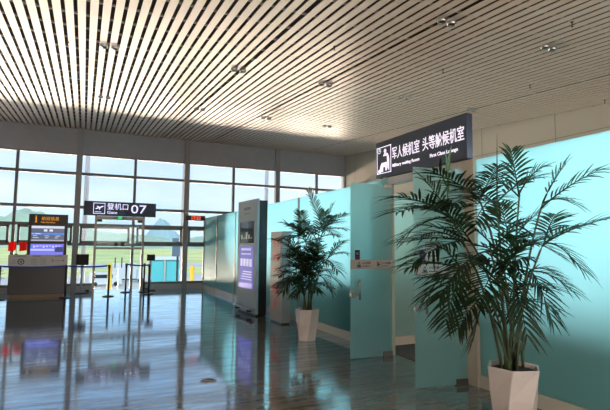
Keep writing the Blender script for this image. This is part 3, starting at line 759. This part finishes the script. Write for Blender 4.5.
stems = [(448, 214, 3.35), (478, 196, 3.2), (497, 200, 3.0), (520, 190, 3.3), (543, 202, 3.0), (545, 240, 2.85), (470, 240, 3.4), (490, 250, 2.9), (510, 240, 3.35),
         (460, 268, 3.1), (530, 270, 3.2), (485, 290, 3.3), (515, 290, 2.9), (503, 265, 3.1)]
fr = [(0, 396, 197, 3.30, .10), (0, 397, 213, 3.1, .12), (0, 402, 238, 3.5, .10), (0, 425, 180, 3.6, .06),
      (1, 433, 172, 3.1, .05), (1, 452, 205, 2.9, .08), (1, 498, 166, 3.5, .04),
      (2, 462, 190, 2.8, .10), (2, 540, 178, 2.9, .10), (2, 475, 222, 2.6, .12),
      (3, 511, 151, 3.4, .03), (3, 542, 168, 3.5, .08), (3, 486, 176, 3.5, .08),
      (4, 597, 171, 2.75, .06), (4, 566, 164, 2.9, .06), (4, 575, 205, 2.8, .10),
      (5, 612, 218, 2.6, .06), (5, 581, 270, 2.7, .14), (5, 578, 228, 2.8, .10), (5, 556, 215, 3.0, .06),
      (6, 402, 243, 3.5, .08), (6, 414, 262, 3.3, .10), (6, 428, 226, 3.6, .06), (6, 440, 205, 3.3, .05),
      (7, 440, 296, 2.8, .16), (7, 530, 314, 2.75, .16), (7, 520, 225, 2.7, .08),
      (8, 560, 256, 3.2, .12), (8, 540, 212, 3.3, .06), (8, 500, 205, 3.6, .05),
      (9, 409, 268, 3.1, .10), (9, 424, 299, 3.2, .12), (9, 446, 322, 3.0, .12), (9, 436, 246, 3.3, .08),
      (10, 552, 322, 3.0, .14), (10, 572, 292, 2.85, .12), (10, 556, 275, 3.4, .08),
      (11, 458, 330, 3.2, .10), (11, 473, 342, 3.4, .08), (11, 510, 320, 3.5, .10),
      (12, 527, 338, 2.75, .14), (12, 549, 290, 3.0, .10), (13, 480, 300, 2.75, .14), (13, 548, 238, 2.8, .1)]
near, ntops = palm('potted_palm', 'larger potted palm in a white faceted pot beside the lounge sign end', (3.60, 3.16, 0), (.54, .17, .245, .35), stems, fr, 11, 18, .31, .0118)
near['label'] = 'larger leafy potted palm in a faceted white pot before the second door leaf'
rn = random.Random(5)
o = Vector(near.location)
# a young upright shoot and a bare spear
a = ntops[0][2]; b_ = at(447, 157, 3.35) - o
m = MB(); m.tube([a, (a+b_)/2, b_], [.006, .004, .002], 5)
for s_ in range(7):
    t = .35+.09*s_; p = a.lerp(b_, t); d = Vector((.35*(-1)**s_*rn.uniform(.3, 1), rn.uniform(-.3, .3), 1)).normalized()
    strip(m, [p, p+d*.05, p+d*.12, p+d*.17], [.004, .013, .010, .001], Vector((0, -1, .2)))
m.build('young_shoot', M['newleaf'], near, normals=False)
a = ntops[2][2]; b_ = at(497, 133, 3.0) - o
MB().tube([a, (a+b_)/2, b_], [.006, .005, .001], 6).build('spear', M['leaf'], near)

stems = [(305, 235, 7.4), (318, 238, 7.5), (324, 228, 7.4), (300, 255, 7.3), (312, 262, 7.6), (328, 258, 7.3), (320, 275, 7.4), (296, 272, 7.5), (308, 280, 7.2)]
fr = [(0, 283, 223, 7.4, .10), (0, 300, 212, 7.7, .06), (0, 278, 240, 7.2, .10), (0, 291, 226, 7.0, .08), (1, 325, 212, 7.7, .08), (1, 300, 222, 7.3, .10), (1, 338, 236, 7.2, .08),
      (2, 308, 191, 7.4, .04), (2, 347, 214, 7.1, .06), (2, 346, 230, 7.2, .08), (2, 333, 205, 7.5, .04), (2, 340, 222, 7.6, .06),
      (3, 275, 240, 7.3, .10), (3, 278, 258, 7.1, .12), (3, 285, 270, 7.4, .10), (3, 288, 240, 7.6, .05), (4, 322, 246, 7.7, .06), (4, 300, 268, 7.0, .10), (4, 290, 250, 7.4, .08),
      (5, 347, 254, 7.1, .10), (5, 344, 242, 7.3, .08), (5, 338, 272, 7.0, .10), (5, 336, 250, 7.5, .08), (6, 340, 284, 7.1, .12), (6, 308, 250, 7.2, .08), (6, 332, 292, 7.2, .1), (7, 279, 276, 7.3, .08), (7, 283, 292, 7.3, .10),
      (7, 295, 250, 7.7, .05), (8, 296, 296, 7.1, .1), (8, 318, 292, 7.0, .1), (8, 313, 258, 7.3, .08)]
far, ft = palm('potted_palm', 'smaller potted palm in a white faceted pot beside the grey display box', (3.585, 7.48, 0), (.53, .16, .215, .1), stems, fr, 23, 56, .27, .0125)

# ------------------------------------------------------------------ ceiling lamps and sprinklers
def lamp(root):
    for s_ in (-1, 1):
        hs = MB().lathe([(.005, .05), (.058, .05), (.062, .045), (.066, -.03), (.058, -.036), (.052, -.028), (.047, -.01), (.005, -.006)], (s_*.088, 0, 0), 20).build('lamp_head', mat('lamp_silver', (.42, .42, .42), .28, .8) if 'lampm' not in M else M['lampm'], root)
        M['lampm'] = hs.data.materials[0]
        MB().lathe([(.005, -.014), (.042, -.016), (.046, -.012)], (s_*.088, 0, 0), 16).build('lens', M.setdefault('lens', mat('lamp_lens', (.10, .14, .17), .1)), hs)
    MB().box(-.05, .05, -.015, .015, .045, .06).build('bridge', M['lampm'], root)
spots = [(.27, 8.5), (.33, 12.5), (2.58, 8.55), (2.70, 12.45), (4.62, 12.48), (4.45, 8.5), (4.44, 4.85), (6.45, 4.8), (6.44, 8.46), (6.6, 12.46), (8.5, 8.5)]
lab = ['twin ceiling lamp at the counter-side end of the middle lamp row', 'twin ceiling lamp over the gate sign, first in the row by the windows', 'twin ceiling lamp second along the middle row from the counter side',
       'twin ceiling lamp second along the row by the windows from the counter side', 'twin ceiling lamp third along the row by the windows from the counter side', 'twin ceiling lamp third along the middle row, in a wide dark slot',
       'large twin ceiling lamp in the dark slot high above the lounge sign', 'large twin ceiling lamp high above the larger palm', 'twin ceiling lamp fourth along the middle row, over the lounge sign',
       'twin ceiling lamp fourth and last in the row by the windows', 'twin ceiling lamp just above the near end of the lounge sign']
proto = None
for (x, y), l_ in zip(spots, lab):
    if proto is None:
        r = empty('ceiling_lamp', (x, y, cz(y)-.008)); lamp(r); proto = r
    else:
        r = proto.copy(); COL.objects.link(r); r.location = (x, y, cz(y)-.008)
        for c in list(proto.children):
            d = c.copy(); COL.objects.link(d); d.parent = r
            for g2 in c.children:
                e2 = g2.copy(); COL.objects.link(e2); e2.parent = d
    tag(r, l_, 'lamp', 'twin ceiling lamps')
sps = [(-.375, 8.67), (3.57, 6.5), (5.9, 4.03), (5.82, 6.48), (7.92, 6.34), (10.16, 6.27)]
slab = ['small ceiling sprinkler over the counter side of the hall', 'small ceiling sprinkler between the lounge sign and the middle lamps', 'small ceiling sprinkler past the large lamps at the picture corner', 'small ceiling sprinkler hanging behind the top of the lounge sign',
        'small ceiling sprinkler over the lounge near the dark slot', 'small ceiling sprinkler close against the beige wall']
proto = None
for (x, y), l_ in zip(sps, slab):
    if proto is None:
        proto = MB().lathe([(.008, .05), (.022, .03), (.022, .024), (.008, .02), (.006, -.03), (.016, -.034), (.016, -.039), (.002, -.040)], (0, 0, 0), 12).build('ceiling_sprinkler', M['blackmetal'], None, (x, y, cz(y)-.03))
        r = proto
    else:
        r = proto.copy(); COL.objects.link(r); r.location = (x, y, cz(y)-.03)
    tag(r, l_, 'sprinkler', 'ceiling sprinklers')

# floor socket cover
fs = tag(empty('floor_socket', (1.43, 5.70, 0)), 'round metal floor socket cover set in the open floor', 'floor socket')
MB().lathe([(.10, .0), (.10, .004), (.088, .006), (.085, .004)], (0, 0, 0), 32).build('rim', mat('bright_rim', (.62, .62, .6), .25, 1), fs)
MB().lathe([(.01, .0045), (.084, .0045), (.084, .001)], (0, 0, 0), 32).build('cover', mat('stone_cover', (.16, .15, .14), .2), fs)

# ------------------------------------------------------------------ on the apron outside
sh = tag(empty('boarding_shelter', (14.2, 93, -6)), 'teal glazed boarding shelter outside beyond the gate windows', 'shelter')
tealg = mat('teal_shelter_glass', (.10, .52, .55), .3)
for s_ in (-1, 1):
    MB().box(-2.6 if s_ < 0 else .3, -.1 if s_ < 0 else 2.8, -1.2, 1.2, .4, 4.9, bevel=.25).build('glass_bay', tealg, sh)
MB().box(-2.9, 3.1, -1.5, 1.5, 4.9, 5.5, bevel=.08).build('roof', mat('shelter_roof', (.62, .70, .72), .5), sh)
b = MB()
for xx in (-2.75, .08, 2.9): b.box(xx-.1, xx+.1, -1.35, -1.15, 0, 4.9)
b.build('post', mat('shelter_post', (.4, .5, .52), .5), sh)
MB().box(-2.8, 3.0, -1.3, 1.3, 0, .4).build('base', M['sillstone'], sh)
M['whitep'] = mat('white_vehicle_paint', (.70, .72, .74), .35)
def van(root, L_=5.6, H_=2.5):
    MB().prism([(-L_/2, .45), (L_/2, .45), (L_/2, 1.2), (L_/2-.7, 1.45), (L_/2-1.3, H_), (-L_/2, H_)], 'y', -1, 1).build('body', M['whitep'], root)
    b_ = MB(); b_.box(-L_/2+.5, L_/2-1.6, -1.02, -1.0, 1.5, 2.15); b_.build('side_window', M['black'], root)
    for xx in (-L_/2+1.0, L_/2-1.0): 
        for s2 in (-1, 1): MB().cyl((xx, s2*.95-.12, .42), .42, .24, 18, 'y').build('wheel', M['black'], root)
v1 = tag(empty('service_van', (4.2, 96, -6)), 'white service van parked outside behind the gate door', 'van'); van(v1)
v2 = tag(empty('service_truck', (8.8, 104, -6)), 'white box truck parked outside between gate door and teal shelter', 'truck')
MB().box(-3.4, 1.6, -1.2, 1.2, .8, 3.9, bevel=.05).build('cargo_box', M['whitep'], v2)
MB().prism([(1.7, .6), (3.5, .6), (3.5, 1.5), (3.1, 2.6), (1.7, 2.6)], 'y', -1.1, 1.1).build('cab', M['whitep'], v2)
MB().box(-3.3, 3.3, -.5, .5, .5, .8).build('chassis', M['black'], v2)
for xx in (-2.2, 2.5):
    for s2 in (-1, 1): MB().cyl((xx, s2*1.0-.14, .5), .5, .28, 18, 'y').build('wheel', M['black'], v2)
yel = mat('safety_yellow', (.85, .52, .02), .5)
for (x, y, h, l_) in ((2.3, 45, 5.9, 'tall yellow safety post outside behind the gate door'), (9.5, 45, 5.6, 'tall yellow safety post outside below the digital clock')):
    r = tag(empty('safety_post', (x, y, -6)), l_, 'post', 'yellow safety posts outside')
    MB().cyl((0, 0, .1), .19, h, 16).build('pole', yel, r); MB().cyl((0, 0, 0), .35, .1, 16).build('base', M['sillstone'], r)
fn = tag(empty('apron_board', (8.1, 45, -6)), 'dark notice board on a post outside the window beside the clock', 'board')
MB().cyl((0, 0, 0), .10, 7.0, 12).build('pole', M['blackmetal'], fn); MB().box(-.55, .55, -.16, -.10, 6.6, 8.3).build('board', mat('slate_board', (.10, .15, .20), .5), fn)
